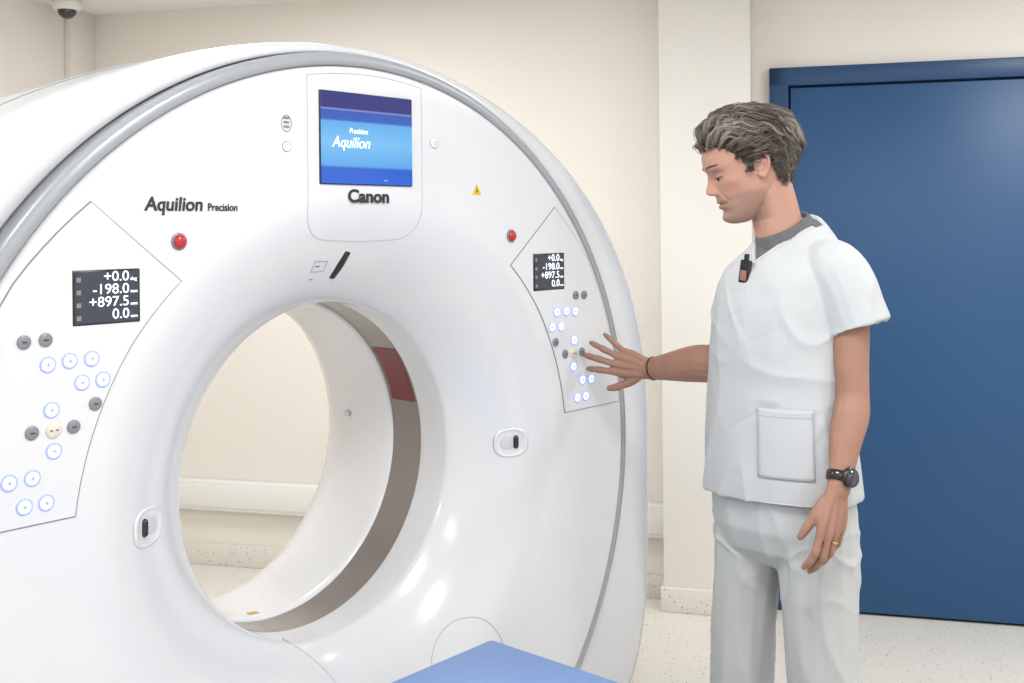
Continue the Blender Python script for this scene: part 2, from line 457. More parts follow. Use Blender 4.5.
nt.links.new(tc.outputs['Generated'],sp.inputs[0]); nt.links.new(sp.outputs['Z'],cr_.inputs[0])
e=cr_.color_ramp.elements; e[0].position=0; e[0].color=lin((28,98,215))+(1,); e[1].position=1; e[1].color=lin((38,38,120))+(1,)
for ps,c in ((.17,(30,95,205)),(.2,(90,168,232)),(.45,(120,192,242)),(.68,(95,172,234)),(.70,(40,92,190)),(.8,(44,84,180)),(.815,(140,150,210)),(.83,(38,38,120))):
    q=e.new(ps); q.color=lin(c)+(1,)
nt.links.new(cr_.outputs[0],b.inputs['Emission Color']); b.inputs['Emission Strength'].default_value=1.0
box('monitor_screen',-.1350,.1260,-.0062,-.002,1.6665,1.8625,M_scr,0,G)
text('Aquilion',-.107,1.745,.034,M_lcdt,-.0068,shear=.25,name='screen_text',sx=.92)
text('Precision',-.06,1.776,.0165,M_lcdt,-.0068,shear=.25,name='screen_text_small',sx=.86)
text('. .',.04,1.675,.014,M_lcdt,-.0068,name='screen_text_small')
text('Canon',0,1.627,.039,M_ink,face_w(0,1.64)-.0015,'CENTER',off=.0014,name='logo_text',sx=1.15)
text('Aquilion',-.541,1.606,.036,M_ink,-.0012,shear=.12,off=.0009,name='model_text',sx=1.0)
text('Precision',-.409,1.606,.0205,M_ink,-.0012,off=.0004,name='model_text_small',sx=.90)
M_ind=mat('indicator_lit',(235,235,200),.3,emit=(240,245,190),estr=.8)
disc('indicator_ring',-.221,1.739,.0110,M_seam,None,.001)
disc('indicator_light',-.221,1.739,.0090,M_ind,None,.002)
bm=bmesh.new()
for i in range(3): boxbm(bm,-.228,-.214,-.0015,.002,1.778+i*.009,1.783+i*.009,.0005)
obj_from_bm('voice_icon',bm,M_btng,False,G)
polytube('voice_icon_ring',[( -.221+.0125*math.cos(i*math.pi/12),-.0005,1.787+.017*math.sin(i*math.pi/12)) for i in range(24)],.0008,M_seam,G,True)
M_grn=mat('icon_green',(110,190,130),.5,emit=(140,220,150),estr=.5)
disc('power_button_ring',.203,1.769,.014,M_seam2,None,.0015); disc('power_button',.203,1.769,.0122,M_white2,None,.003); polytube('power_icon',[(.203+.005*math.cos(i*math.pi/8),-.0045,1.769+.005*math.sin(i*math.pi/8)) for i in range(16)],.0011,M_grn,G,True)
plate('warning_label',[(.331,1.650),(.361,1.650),(.346,1.675)],-.0015,.001,M_yel)
plate('warning_label_mark',[(.343,1.655),(.349,1.655),(.346,1.667)],-.002,.001,M_ink)
def conf(p,o=0): return V((p[0],face_w(p[0],p[1])-o,p[1]))
bm=bmesh.new(); tube(bm,[conf((-.036,1.460),.0),conf((-.029,1.488),.0),conf((-.022,1.516),.0)],[(.003,.009),(.003,.011),(.003,.009)],ref=V((0,1,0)))
obj_from_bm('laser_slot',bm,M_black,True,G)
seam('label_outline',[(-.110,1.475),(-.072,1.475),(-.072,1.498),(-.110,1.498)],.0009,M_btng,True)
seam('label_line',[(-.104,1.487),(-.09,1.487)],.0012,M_ink); seam('label_line_b',[(-.104,1.458),(-.094,1.458)],.0012,M_btng)
seam('lower_cover_seam',smoothpts([(.195,.40),(.205,.50),(.235,.562),(.29,.600),(.345,.605),(.39,.585),(.425,.53),(.44,.44),(.44,.10)]),.0011,M_seam2)
seam('lower_cover_seam_left',smoothpts([(-.135,.665),(-.085,.62),(-.045,.56),(-.025,.48),(-.02,.36),(-.02,.10)]),.0011,M_seam2)
def borepatch(name,a0_,a1_,w0,w1,m,r=LIP-.0055):
    bm=bmesh.new(); L=[]
    for w in (w0,w1): L.append([bm.verts.new(V((r*math.cos(math.radians(a0_+(a1_-a0_)*i/6)),w,zc(LIP)+r*math.sin(math.radians(a0_+(a1_-a0_)*i/6))))) for i in range(7)])
    for i in range(6): bm.faces.new((L[0][i],L[0][i+1],L[1][i+1],L[1][i]))
    return obj_from_bm(name,bm,m,True,G)
borepatch('bore_label_yellow',-98,-94,.39,.405,M_yel)
borepatch('bore_sensor',4,6.2,.53,.555,M_grip)

# ------------------------------------------------------------------ patient couch
Cc=empty('patient_couch',(GX,GY,0),TH)
def cbox(name,x0,x1,q0,q1,z0,z1,m,bev): return box(name,x0,x1,-q1,-q0,z0,z1,m,bev,Cc)
cbox('mattress',-.235,.235,.1375,2.35,.592,.63,M_couch,.014)
cbox('tabletop',-.225,.225,.145,2.36,.555,.594,M_white,.012)
cbox('side_rail',-.30,.30,.55,2.45,.47,.553,M_white,.02)
cbox('lift_column',-.22,.22,.75,1.9,.12,.475,M_white,.03)
cbox('foot_cover',-.31,.31,.6,2.15,0,.13,M_grey,.03)

# ------------------------------------------------------------------ man
ROOT=empty('man_in_scrubs',(0,0,0))
EL=V((.7071,-.7071,0)); FR=V((-.7071,-.7071,0)); UP=V((0,0,1))
TD=V((-.93,-.37,0)).normalized()
bm=bmesh.new()
tor=[(.940,.188,.146,.630,2.558,0),(.98,.186,.144,.630,2.558,0),(1.05,.181,.140,.631,2.560,0),(1.12,.176,.136,.632,2.562,0),(1.2,.172,.132,.633,2.564,0),(1.3,.171,.131,.635,2.562,0),
(1.38,.168,.125,.638,2.558,0),(1.43,.162,.117,.642,2.555,.02),(1.465,.150,.107,.644,2.553,.08),(1.495,.133,.097,.646,2.553,.18),(1.518,.112,.088,.647,2.553,.30),(1.538,.092,.079,.648,2.553,.40),(1.553,.078,.071,.647,2.553,.46),(1.562,.066,.060,.646,2.553,.48)]
def tring(z,a,b_,cx,cy,tilt=0,n=48,ex=2.3):
    L=[]
    for i in range(n):
        an=2*math.pi*i/n; c,s=math.cos(an),math.sin(an); e=2/ex
        off=EL*(a*math.copysign(abs(c)**e,c))+FR*(b_*math.copysign(abs(s)**e,s))
        L.append(V((cx,cy,z-tilt*off.dot(TD)))+off)
    return L
rings=[tring(1.01,.168,.128,.630,2.558),tring(.946,.176,.134,.630,2.558),tring(.938,.183,.141,.630,2.558)]
rings+=[tring(*r) for r in tor]
loft(bm,rings)
LS=V((.742,2.432,1.455)); LE=V((.752,2.402,1.19)); LW_=V((.700,2.335,1.0))
RS=V((.573,2.637,1.425)); RE=V((.515,2.672,1.235)); RW=V((.341,2.881,1.190))
tube(bm,[V((.69,2.495,1.472)),LS+V((-.018,.014,.012)),LS+V((.006,-.006,-.035)),LS+V((.018,-.012,-.078)),LS+V((.030,-.018,-.116))],[(.053,.058),(.060,.066),(.064,.069),(.066,.070),(.068,.071)],ref=FR,caps=(1,0),recess=(.05,.008))
tube(bm,[V((.60,2.59,1.46)),RS+V((.008,-.008,.008)),RS+V((-.010,.002,-.045)),RS+V((-.024,.010,-.09))],[(.052,.058),(.056,.058),(.060,.060),(.060,.060)],ref=FR,caps=(1,0),recess=(.05,.008))
shirt=remesh(bm,'scrub_shirt',M_scrub,.0042,5,ROOT)
def ridge(q,k=4.0): 
    return max(0,1-abs(noise.noise(q))*k)**1.4
def fold(me,amp,cuts,mode,seed=0):
    me.update()
    ns=[v.normal.copy() for v in me.vertices]
    for v,nn in zip(me.vertices,ns):
        p=v.co+V((seed,0,0))
        wp=noise.noise_vector(p*3.0)*.06
        p=p+wp
        u=p.x*.707-p.y*.707; f=p.x*.707+p.y*.707
        d=0
        if mode=='shirt':
            d+=noise.noise(V((u*6,f*6,p.z*1.8)))*2.0
            d+=ridge(V((u*9,f*9,p.z*1.4+2)),2.8)*1.2*(.3+.7*min(1,max(0,(1.33-v.co.z)/.25)))
            d+=ridge(V((u*6+p.z*7,f*6,p.z*4-u*4+9)),4)*1.1*max(0,min(1,(v.co.z-1.05)/.12))*(.15+.8*max(0,noise.noise(p*4)+.40))
            d-=ridge(V((u*8-p.z*9,f*8+4,p.z*7)),5)*.45*(.0+.9*max(0,noise.noise(p*5+V((4,4,4)))+.2))
        else:
            d+=noise.noise(V((u*7,f*7,p.z*2.0)))*1.6
            d+=ridge(V((u*9+p.z*2,f*9,p.z*1.8)),3.0)*1.2
            d+=ridge(V((u*6+p.z*6,f*6,p.z*10)),5)*1.0*(max(0,1-abs(v.co.z-.80)/.14)+.5*max(0,1-abs(v.co.z-.48)/.12)+.9*max(0,1-abs(v.co.z-.10)/.1))
        v.co=v.co+nn*(d*amp*cuts(v.co))
fold(shirt.data,.0066,lambda p: .30+.70*min(1,max(0,(1.47-p.z)/.12)) if p.z>1.0 else .8,'shirt')
shirt.data.materials.append(M_tee)
cN=V((.646,2.553,0)); ZV=1.478; SO=.028
for pgn in shirt.data.polygons:
    c=pgn.center; f=(c-cN).dot(FR); s=(c-cN).dot(EL)+SO*max(0,1-(c.z-ZV)/.09)
    lim=(c.z-ZV)*.95
    if (f>-.03 and abs(s)<lim and c.z>ZV and abs(s)<.09): pgn.material_index=1
idx={i for pgn in shirt.data.polygons if pgn.material_index==1 for i in pgn.vertices}
ns={i:shirt.data.vertices[i].normal.copy() for i in idx}
for i in idx: shirt.data.vertices[i].co-=ns[i]*.005
bvh=BVHTree.FromPolygons([v.co.copy() for v in shirt.data.vertices],[tuple(p.vertices) for p in shirt.data.polygons])
def surf(pt,dr,off=.002):
    h=bvh.ray_cast(pt-dr*.6,dr)
    return (h[0]-dr*off) if h[0] else None
for sg in (-1,1):
    L=[]
    for i in range(17):
        z=ZV-.002+i*.006; s=sg*(z-ZV)*.97-SO*max(0,1-(z-ZV)/.09)
        q=surf(cN+EL*s+V((0,0,z)),-FR,.0005)
        if q and (not L or (q-L[-1]).length<.03): L.append(q)
    for _ in range(3):
        L=[L[0]]+[(L[i-1]+L[i]*2+L[i+1])/4 for i in range(1,len(L)-1)]+[L[-1]]
    if len(L)>3: polytube('v_neck_band',L,.0058,M_scrub,ROOT)
M_st=mat('stitch',(158,161,163),.9)
nd=V((-.42,-.16,.88)).normalized()
cc=V((.638,2.548,1.560)); sx=(EL-nd*EL.dot(nd)).normalized(); sy=nd.cross(sx)
bm=bmesh.new(); n=40
L=[]
for (dr,dz) in ((.020,-.034),(.010,-.012),(.005,.004),(.002,.010),(-.004,.010),(-.006,0),(-.006,-.034)):
    L.append([cc+sx*((.062+dr)*math.cos(2*math.pi*i/n))+sy*((.067+dr)*math.sin(2*math.pi*i/n))+nd*dz for i in range(n)])
L.append(L[0]); loft(bm,L,False,False); bmesh.ops.remove_doubles(bm,verts=bm.verts,dist=1e-5)
obj_from_bm('tee_collar',bm,M_tee,True,ROOT)
bm=bmesh.new(); nx,nz=14,18; gr=[]
for i in range(nx+1):
    row=[]
    for j in range(nz+1):
        X=.550+(.664-.550)*i/nx; Z=1.000+(1.155-1.000)*j/nz
        h=bvh.ray_cast(V((X,1.9,Z)),V((0,1,0)))
        row.append(h[0]+V((0,-.0026,0)) if h[0] else None)
    gr.append(row)
ok=all(q is not None for r in gr for q in r)
if ok:
    vs=[[bm.verts.new(q) for q in r] for r in gr]
    for i in range(nx):
        for j in range(nz): bm.faces.new((vs[i][j],vs[i+1][j],vs[i+1][j+1],vs[i][j+1]))
    o=obj_from_bm('shirt_pocket',bm,M_scrub,True,ROOT)
    md=o.modifiers.new('s','SOLIDIFY'); md.thickness=.0025; md.offset=0
    polytube('pocket_stitch',[gr[i][nz-2]+V((0,-.0015,0)) for i in range(nx+1)],.0006,M_st,ROOT)
    polytube('pocket_edge',[gr[0][j] for j in range(nz,-1,-1)]+[gr[i][0] for i in range(nx+1)]+[gr[nx][j] for j in range(nz+1)],.0007,M_st,ROOT)
bp=surf(cN-EL*.040+V((0,0,1.462)),-FR,.004)
bm=bmesh.new(); MB=Matrix.Translation(bp)@Matrix(((EL.x,FR.x,0,0),(EL.y,FR.y,0,0),(0,0,1,0),(0,0,0,1)))@Matrix.Rotation(.15,4,'Y')
boxbm(bm,-.013,.013,-.004,.009,-.028,.026,.003,MB); obj_from_bm('clip_badge',bm,M_black,False,ROOT)
bm=bmesh.new(); boxbm(bm,-.008,.008,.009,.011,-.022,.002,.001,MB); obj_from_bm('clip_badge_face',bm,M_orange,False,ROOT)
bm=bmesh.new(); boxbm(bm,-.005,.005,-.002,.008,.024,.040,.002,MB); obj_from_bm('clip_badge_clip',bm,M_black,False,ROOT)
# trousers
bm=bmesh.new()
rings=[tring(z,a,b_,cx,cy,0,40,2.2) for z,a,b_,cx,cy in ((1.03,.155,.110,.630,2.557),(.95,.164,.122,.630,2.557),(.87,.168,.126,.630,2.557),(.82,.152,.112,.630,2.557),(.78,.11,.075,.630,2.557))]
loft(bm,rings)
tube(bm,[V((.686,2.500,.93)),V((.694,2.490,.80)),V((.698,2.482,.62)),V((.700,2.478,.48)),V((.704,2.49,.25)),V((.708,2.50,.055))],[(.095,.090),(.094,.090),(.083,.079),(.075,.071),(.072,.068),(.074,.070)],ref=FR,caps=(1,0),recess=(.04,.008))
tube(bm,[V((.575,2.610,.93)),V((.564,2.612,.80)),V((.552,2.610,.62)),V((.547,2.610,.48)),V((.547,2.625,.25)),V((.547,2.635,.055))],[(.095,.090),(.092,.088),(.079,.077),(.073,.070),(.071,.068),(.073,.070)],ref=FR,caps=(1,0),recess=(.04,.008))
pants=remesh(bm,'trousers',M_pants,.0048,5,ROOT)
fold(pants.data,.0062,lambda p:1,'pants',4)
for nm,c in (('shoe_left',V((.708,2.50,0))),('shoe_right',V((.547,2.635,0)))):
    bm=bmesh.new(); fd=(FR+EL*(.15 if nm=='shoe_left' else -.15)).normalized(); sd=V((-fd.y,fd.x,0))
    L=[]
    for x,wd,h in ((-.085,.012,.03),(-.08,.028,.06),(-.05,.036,.085),(0,.038,.09),(.04,.042,.078),(.09,.049,.058),(.135,.046,.046),(.165,.032,.036),(.178,.012,.024)):
        rg=[]
        for i in range(20):
            a=2*math.pi*i/20; s=math.sin(a)
            rg.append(c+fd*x+sd*(wd*math.cos(a))+UP*((h*s if s>0 else .0)*1.0+ (.004 if s>-.2 else .0)))
        L.append(rg)
    loft(bm,L); obj_from_bm(nm,bm,M_shoe,True,ROOT)

# hands & arms
def hand(bm,W,X,Z,right,fing,thumb):
    X=X.normalized(); Z=(Z-X*Z.dot(X)).normalized(); Y=Z.cross(X)*(1 if right else -1)
    P=lambda x,y,z: W+X*x+Y*y+Z*z
    kn=[(.088,.030,0),(.092,.0095,.003),(.087,-.0115,.002),(.077,-.031,-.002)]
    ln=[(.044,.026,.021),(.048,.030,.022),(.044,.028,.022),(.035,.021,.019)]
    rd=[.0090,.0093,.0088,.0078]
    tube(bm,[P(-.01,0,0),P(.02,0,-.003),P(.05,0,-.005),P(.078,-.001,-.003)],[(.016,.026),(.016,.032),(.0145,.039),(.012,.037)],ref=Z)
    tips=[]
    for (kx,ky,kz),l,r,(sp_,c1,c2,c3) in zip(kn,ln,rd,fing):
        tube(bm,[P(.01,ky*.55,.002),P(kx*.6,ky*.85,kz+.002),P(kx,ky,kz)],[.011,.0108,r*1.12],seg=12)
        p=P(kx,ky,kz); pts=[p]; c=0
        dl=X*math.cos(sp_)+Y*math.sin(sp_)
        for li,ci in zip(l,(c1,c2,c3)):
            c+=ci; d=dl*math.cos(c)-Z*math.sin(c); p=p+d*li; pts.append(p)
        tube(bm,[pts[0],pts[0].lerp(pts[1],.5),pts[1],pts[1].lerp(pts[2],.5),pts[2],pts[3]],[r*1.08,r*.98,r*1.07,r*.9,r*.97,r*.74],seg=12,sub=4)
        tips.append((pts,r))
    sp_,dn,c2,c3=thumb
    b0=P(.018,.016,-.006)
    d=(X*math.cos(sp_)+Y*math.sin(sp_))*math.cos(dn)-Z*math.sin(dn)
    side=(X*math.cos(sp_-c2)+Y*math.sin(sp_-c2))*math.cos(dn)-Z*math.sin(dn)
    s3=(X*math.cos(sp_-c2-c3)+Y*math.sin(sp_-c2-c3))*math.cos(dn+.1)-Z*math.sin(dn+.1)
    m=b0+d*.044; q=m+side*.034; t=q+s3*.024
    tube(bm,[b0,b0.lerp(m,.5),m,m.lerp(q,.5),q,t],[.015,.0155,.0125,.0105,.0108,.0078],seg=14,sub=4)
    tube(bm,[P(.02,.012,-.006),P(.055,.030,-.008),P(.08,.028,-.004)],[.013,.012,.010],seg=12)
    tips.append(([b0,m,q,t],.0100))
    return tips,(X,Y,Z)
NF=V((math.sin(TH),-math.cos(TH),0)); GC=V((GX,GY,0))
def mindist(tips): return min((tp[0][-1]-GC).dot(NF)-.009 for tp in tips)
XR=V((-.150,.050,.036)); ZR=V((-.32,-.92,.20))
FR_=[(.12,.16,.45,.30),(-.04,.06,.40,.28),(-.22,.04,.36,.25),(-.44,.04,.32,.22)]
TR=(.85,.22,.25,.2)
tmp=bmesh.new(); tips,_=hand(tmp,RW,XR,ZR,True,FR_,TR); tmp.free()
sh_=-mindist(tips)+.0035; print('RH shift',sh_)
RW=RW+NF*sh_
bm=bmesh.new(); tips,frm=hand(bm,RW,XR,ZR,True,FR_,TR)
tube(bm,[RS+V((0,0,-.03)),RS.lerp(RE,.6),RE,RE.lerp(RW,.35),RE.lerp(RW,.75),RW,RW+XR.normalized()*.012],[.046,.046,.046,(.044,.047),(.031,.035),(.021,.027),(.018,.027)],ref=ZR,caps=(1,1))
remesh(bm,'arm_right_and_hand',M_skin,.0023,3,ROOT)
def band(name,c,ax,ref,ra,rb,h,th,m):
    ax=ax.normalized(); s=(ref-ax*ref.dot(ax)).normalized(); o=ax.cross(s)
    bm=bmesh.new(); L=[]
    for dr,dz in ((0,-h),(th,-h*.8),(th,h*.8),(0,h)):
        L.append([c+s*((ra+dr)*math.cos(2*math.pi*i/32))+o*((rb+dr)*math.sin(2*math.pi*i/32))+ax*dz for i in range(32)])
    L.append(L[0]); loft(bm,L,False,False); bmesh.ops.remove_doubles(bm,verts=bm.verts,dist=1e-6)
    return obj_from_bm(name,bm,m,True,ROOT)
axr=(RW-RE).normalized()
band('bracelet',RW-axr*.018,axr,ZR,.0235,.0295,.0025,.002,M_black)
XL=V((-.030,-.018,-.165)); ZL=V((.45,-.89,0))
bm=bmesh.new()
FL=[(.05,.10,.38,.25),(.0,.16,.42,.28),(-.04,.22,.45,.3),(-.10,.28,.45,.3)]
tipsL,frL=hand(bm,LW_+V((-.006,-.004,-.008)),XL,ZL,False,FL,(.42,.30,.1,.1))
back=V((.75,.6,0)).normalized()
tube(bm,[LS+V((.006,0,-.03)),LS.lerp(LE,.45)+V((.006,0,0)),LS.lerp(LE,.78)+V((.002,0,0)),LE,LE.lerp(LW_,.22)+V((.004,0,0)),LE.lerp(LW_,.45),LE.lerp(LW_,.75),LW_,LW_+XL.normalized()*.015],[.046,.043,.0385,.0365,(.0375,.0415),(.0345,.0385),(.0265,.031),(.0215,.0275),(.018,.026)],ref=ZL,caps=(1,1))
ell(bm,LE+back*.014+V((0,0,-.006)),(.022,.022,.028))
remesh(bm,'arm_left_and_hand',M_skin,.0023,4,ROOT)
axl=(LW_-LE).normalized()
wc=LW_-axl*.022
band('watch_strap',wc,axl,ZL,.0245,.0305,.011,.0035,M_black)
zz=(ZL-axl*ZL.dot(axl)).normalized()
bm=bmesh.new(); o_=axl.cross(zz)
L=[]
for r,y in ((.021,0),(.0225,.004),(.021,.010),(.018,.0115)):
    L.append([wc+zz*(.0235+y)+axl*(r*math.cos(2*math.pi*i/28))+o_*(r*math.sin(2*math.pi*i/28)) for i in range(28)])
loft(bm,L); obj_from_bm('watch_case',bm,M_black,True,ROOT)
bm=bmesh.new()
L=[[wc+zz*(.0352+y)+axl*(r*math.cos(2*math.pi*i/28))+o_*(r*math.sin(2*math.pi*i/28)) for i in range(28)] for r,y in ((.0155,-.001),(.0155,.0004))]
loft(bm,L); obj_from_bm('watch_dial',bm,M_lcd,True,ROOT)
pts,r=tipsL[2]; band('ring',pts[0].lerp(pts[1],.45),pts[1]-pts[0],ZL,.0085,.0085,.002,.0014,M_ring)

# head -----------------------------------------------------
PT=math.radians(19); YAW=math.radians(3)
hx=V((-math.cos(PT),0,-math.sin(PT))); hz_=V((-math.sin(PT),0,math.cos(PT))); hy=hz_.cross(hx)
R_=Matrix.Rotation(YAW,3,'Z')
hx,hy,hz_=R_@hx,R_@hy,R_@hz_
HC=V((.547,2.53,1.701))
HM=Matrix(((hx.x,hy.x,hz_.x,HC.x),(hx.y,hy.y,hz_.y,HC.y),(hx.z,hy.z,hz_.z,HC.z),(0,0,0,1)))
HI=HM.inverted()
Ft=[(-.118,.045),(-.114,.066),(-.106,.080),(-.094,.0865),(-.080,.0825),(-.070,.0855),(-.060,.0855),(-.050,.0875),(-.040,.086),(-.020,.0845),(0,.0835),(.014,.085),(.028,.0905),(.045,.0905),(.065,.084),(.085,.069),(.100,.048),(.110,.025),(.116,0)]
Bt=[(-.118,.030),(-.112,.012),(-.100,-.008),(-.085,-.022),(-.070,-.035),(-.050,-.066),(-.030,-.090),(-.005,-.104),(.025,-.110),(.050,-.107),(.075,-.095),(.095,-.072),(.108,-.045),(.116,-.015)]
Wt=[(-.118,.010),(-.114,.019),(-.106,.028),(-.094,.038),(-.080,.0475),(-.065,.0545),(-.050,.0595),(-.030,.0645),(-.010,.0685),(.010,.0725),(.030,.0755),(.050,.0755),(.070,.071),(.085,.063),(.100,.049),(.110,.032),(.116,.010)]
Ct=[(-.118,.038),(-.105,.030),(-.085,.012),(-.065,-.002),(-.04,-.012),(0,-.018),(.05,-.020),(.1,-.015),(.116,-.008)]
bm=bmesh.new(); rings=[]
NZ=60
for k in range(NZ+1):
    z=-.118+.234*k/NZ
    F_,B_,W_,C_=sinterp(Ft,z),sinterp(Bt,z),sinterp(Wt,z),sinterp(Ct,z)
    exf=interp([(-.118,2.0),(-.08,2.05),(-.03,2.25),(.02,2.4),(.06,2.2),(.116,2.0)],z)
    L=[]
    for i in range(72):
        a=2*math.pi*i/72; c,s=math.cos(a),math.sin(a)
        ex=exf if c>0 else 2.15
        e=2/ex
        L.append(V((C_+(F_-C_ if c>0 else C_-B_)*math.copysign(abs(c)**e,c),W_*math.copysign(abs(s)**e,s),z)))
    rings.append(L)
loft(bm,rings)
for s in (-1,1):
    tube(bm,[(-.006,s*.070,.004),(-.009,s*.079,.020),(-.020,s*.085,.026),(-.032,s*.086,.018),(-.033,s*.083,.0),(-.025,s*.077,-.018),(-.014,s*.072,-.027),(-.008,s*.069,-.020)],[.0042,.0042,.0046,.0046,.0044,.0045,.006,.005],seg=10,sub=4)
    tube(bm,[(-.015,s*.074,.012),(-.024,s*.078,.008),(-.025,s*.076,-.006),(-.017,s*.071,-.014)],[.0035,.004,.004,.0035],seg=8,sub=4)
    ell(bm,(-.018,s*.070,-.001),(.015,.006,.021))
for v in bm.verts: v.co=HM@v.co
tube(bm,[HM@V((-.030,0,-.01)),HM@V((-.034,0,-.055)),V((.618,2.543,1.60)),V((.640,2.55,1.50))],[(.060,.056),(.057,.054),(.056,.055),(.058,.060)],ref=hx,seg=24)
tube(bm,[HM@V((.020,0,-.080)),HM@V((-.010,0,-.098)),V((.600,2.54,1.570))],[(.026,.034),(.029,.036),(.020,.028)],ref=hx,seg=16)
head=remesh(bm,'head_and_neck',None,.0021,4,ROOT)
me=head.data
ca=me.color_attributes.new('Col','FLOAT_COLOR','POINT')
me.update()
def G2(a,b_,sa,sb): return math.exp(-(a/sa)**2-(b_/sb)**2)
NH=[(-.046,0),(-.040,.002),(-.035,.0120),(-.030,.0195),(-.024,.0225),(-.018,.0205),(-.008,.0150),(.004,.0095),(.014,.0050),(.024,.0020),(.034,0)]
NW=[(-.046,.0085),(-.030,.0095),(-.022,.0085),(-.010,.0070),(.005,.0062),(.020,.0075),(.034,.010)]
base=V(lin((182,142,124))); stub=V(lin((118,100,91))); lip=V(lin((154,104,94))); red=V(lin((182,124,107))); dark=V(lin((104,74,62)))
nrm=[v.normal.copy() for v in me.vertices]
HI3=HI.to_3x3(); HM3=HM.to_3x3()
for i,v in enumerate(me.vertices):
    p=HI@v.co; n_=HI3@nrm[i]; q=p.copy()
    y=abs(p.y)
    if p.x>.02:
        fr=min(1,max(0,(p.x-.02)/.03))
        h=sinterp(NH,p.z) if -.046<p.z<.034 else 0
        w_=sinterp(NW,p.z)
        q.x+=h*math.exp(-(abs(p.y)/w_)**2.3)*fr
        q.x+=.0085*G2(y-.0125,p.z+.031,.0050,.0062)*fr
        q.z+=.0015*G2(p.y,p.z+.040,.008,.005)
        d=0
        d-=.0075*G2(y-.030,p.z-.008,.0150,.0105)
        d-=.0035*G2(y-.016,p.z-.006,.006,.010)
        d+=.0052*G2(y-.031,p.z-.0055,.0125,.0070)
        d-=.0012*G2(y-.031,p.z-.0135,.013,.0018)
        d+=.0035*G2(y-.026,p.z-.027,.020,.0065)
        d+=.0035*G2(y-.052,p.z+.014,.018,.011)
        d-=.0045*G2(y-.047,p.z+.050,.016,.018)
        d-=.0022*G2(y-(.024+(-.035-p.z)*.5),p.z+.046,.0035,.014)
        d+=.0030*G2(p.y,p.z+.0535,.018,.0040)
        d+=.0040*G2(p.y,p.z+.0665,.0155,.0042)
        d-=.0034*G2(p.y,p.z+.0602,.023,.0017)
        d-=.0015*G2(y-.025,p.z+.061,.005,.006)
        d-=.0018*G2(p.y,p.z+.0765,.016,.0040)
        d+=.0035*G2(p.y,p.z+.095,.016,.010)
        d-=.0008*G2(p.y,p.z+.046,.003,.005)
        q+=n_*d*fr
    v.co=HM@q
    c=base.lerp(red,.30*(noise.noise(p*60)*.5+.5))
    c=c.lerp(red,.4*G2(y-.045,p.z+.02,.02,.015)*(p.x>.03))
    f=0
    if -.125<p.z<-.03 and p.x>-.02:
        lo=-.040 if p.x>.07 else -.040-(.07-p.x)*.12
        f=max(0,min(1,(lo-p.z)/.014+.2))*max(0,min(1,(p.x+.02)/.02))
        f*=.75+.25*noise.noise(p*300)
    c=c.lerp(stub,.65*f)
    if p.x>.05:
        lm=min(1,1.6*(G2(p.y,p.z+.0535,.021,.0036)+G2(p.y,p.z+.0660,.019,.0045)))
        c=c.lerp(lip,max(0,lm-.25)*1.1 if lm>.25 else 0)
        c=c.lerp(dark,.8*G2(p.y,p.z+.0602,.022,.0013))
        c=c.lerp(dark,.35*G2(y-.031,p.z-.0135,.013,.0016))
        c=c.lerp(dark,.7*G2(y-.0075,p.z+.0385,.0035,.0022))
    ca.data[i].color=(c.x,c.y,c.z,1)
me.update()
M_face=mat('skin_face',(186,142,121),.58,spec=.35,bump=(90,.1,.002))
at=M_face.node_tree.nodes.new('ShaderNodeAttribute'); at.attribute_name='Col'
M_face.node_tree.links.new(at.outputs['Color'],M_face.node_tree.nodes['Principled BSDF'].inputs['Base Color'])
me.materials.append(M_face)
hb=BVHTree.FromPolygons([HI@v.co for v in me.vertices],[tuple(p.vertices) for p in me.polygons])
def fpt(y,z,off=0):
    h=hb.ray_cast(V((.2,y,z)),V((-1,0,0)))
    return (h[0]+V((off,0,0))) if h[0] else V((.08,y,z))
for s,nm in ((-1,'right'),(1,'left')):
    ys=[.0195,.023,.027,.031,.0355,.0395,.0435]
    up=[.0005,.0012,.0018,.0020,.0020,.0018,.0020]
    lo_=[-.0005,-.0032,-.0046,-.0048,-.0040,-.0022,.0012]
    bm=bmesh.new(); A1=[bm.verts.new(HM@fpt(s*y,z,.0006)) for y,z in zip(ys,up)]; A2=[bm.verts.new(HM@fpt(s*y,z,.0006)) for y,z in zip(ys,lo_)]
    for i in range(6): bm.faces.new((A1[i],A1[i+1],A2[i+1],A2[i]))
    obj_from_bm('eye_'+nm,bm,M_eye,True,ROOT)
    bm=bmesh.new(); A1=[bm.verts.new(HM@fpt(s*y,z,.0010)) for y,z in ((.0268,.0016),(.031,.0018),(.0352,.0018))]; A2=[bm.verts.new(HM@fpt(s*y,z,.0010)) for y,z in ((.0268,-.0044),(.031,-.0048),(.0352,-.0040))]
    for i in range(2): bm.faces.new((A1[i],A1[i+1],A2[i+1],A2[i]))
    obj_from_bm('iris_'+nm,bm,M_iris,True,ROOT)
    polytube('lash_'+nm,[HM@fpt(s*y,z,.0012) for y,z in zip(ys,up)],.0011,M_lash,ROOT)
    polytube('lower_lid_'+nm,[HM@fpt(s*y,z-.0006,.0002) for y,z in zip(ys,lo_)],.0005,M_lash,ROOT)

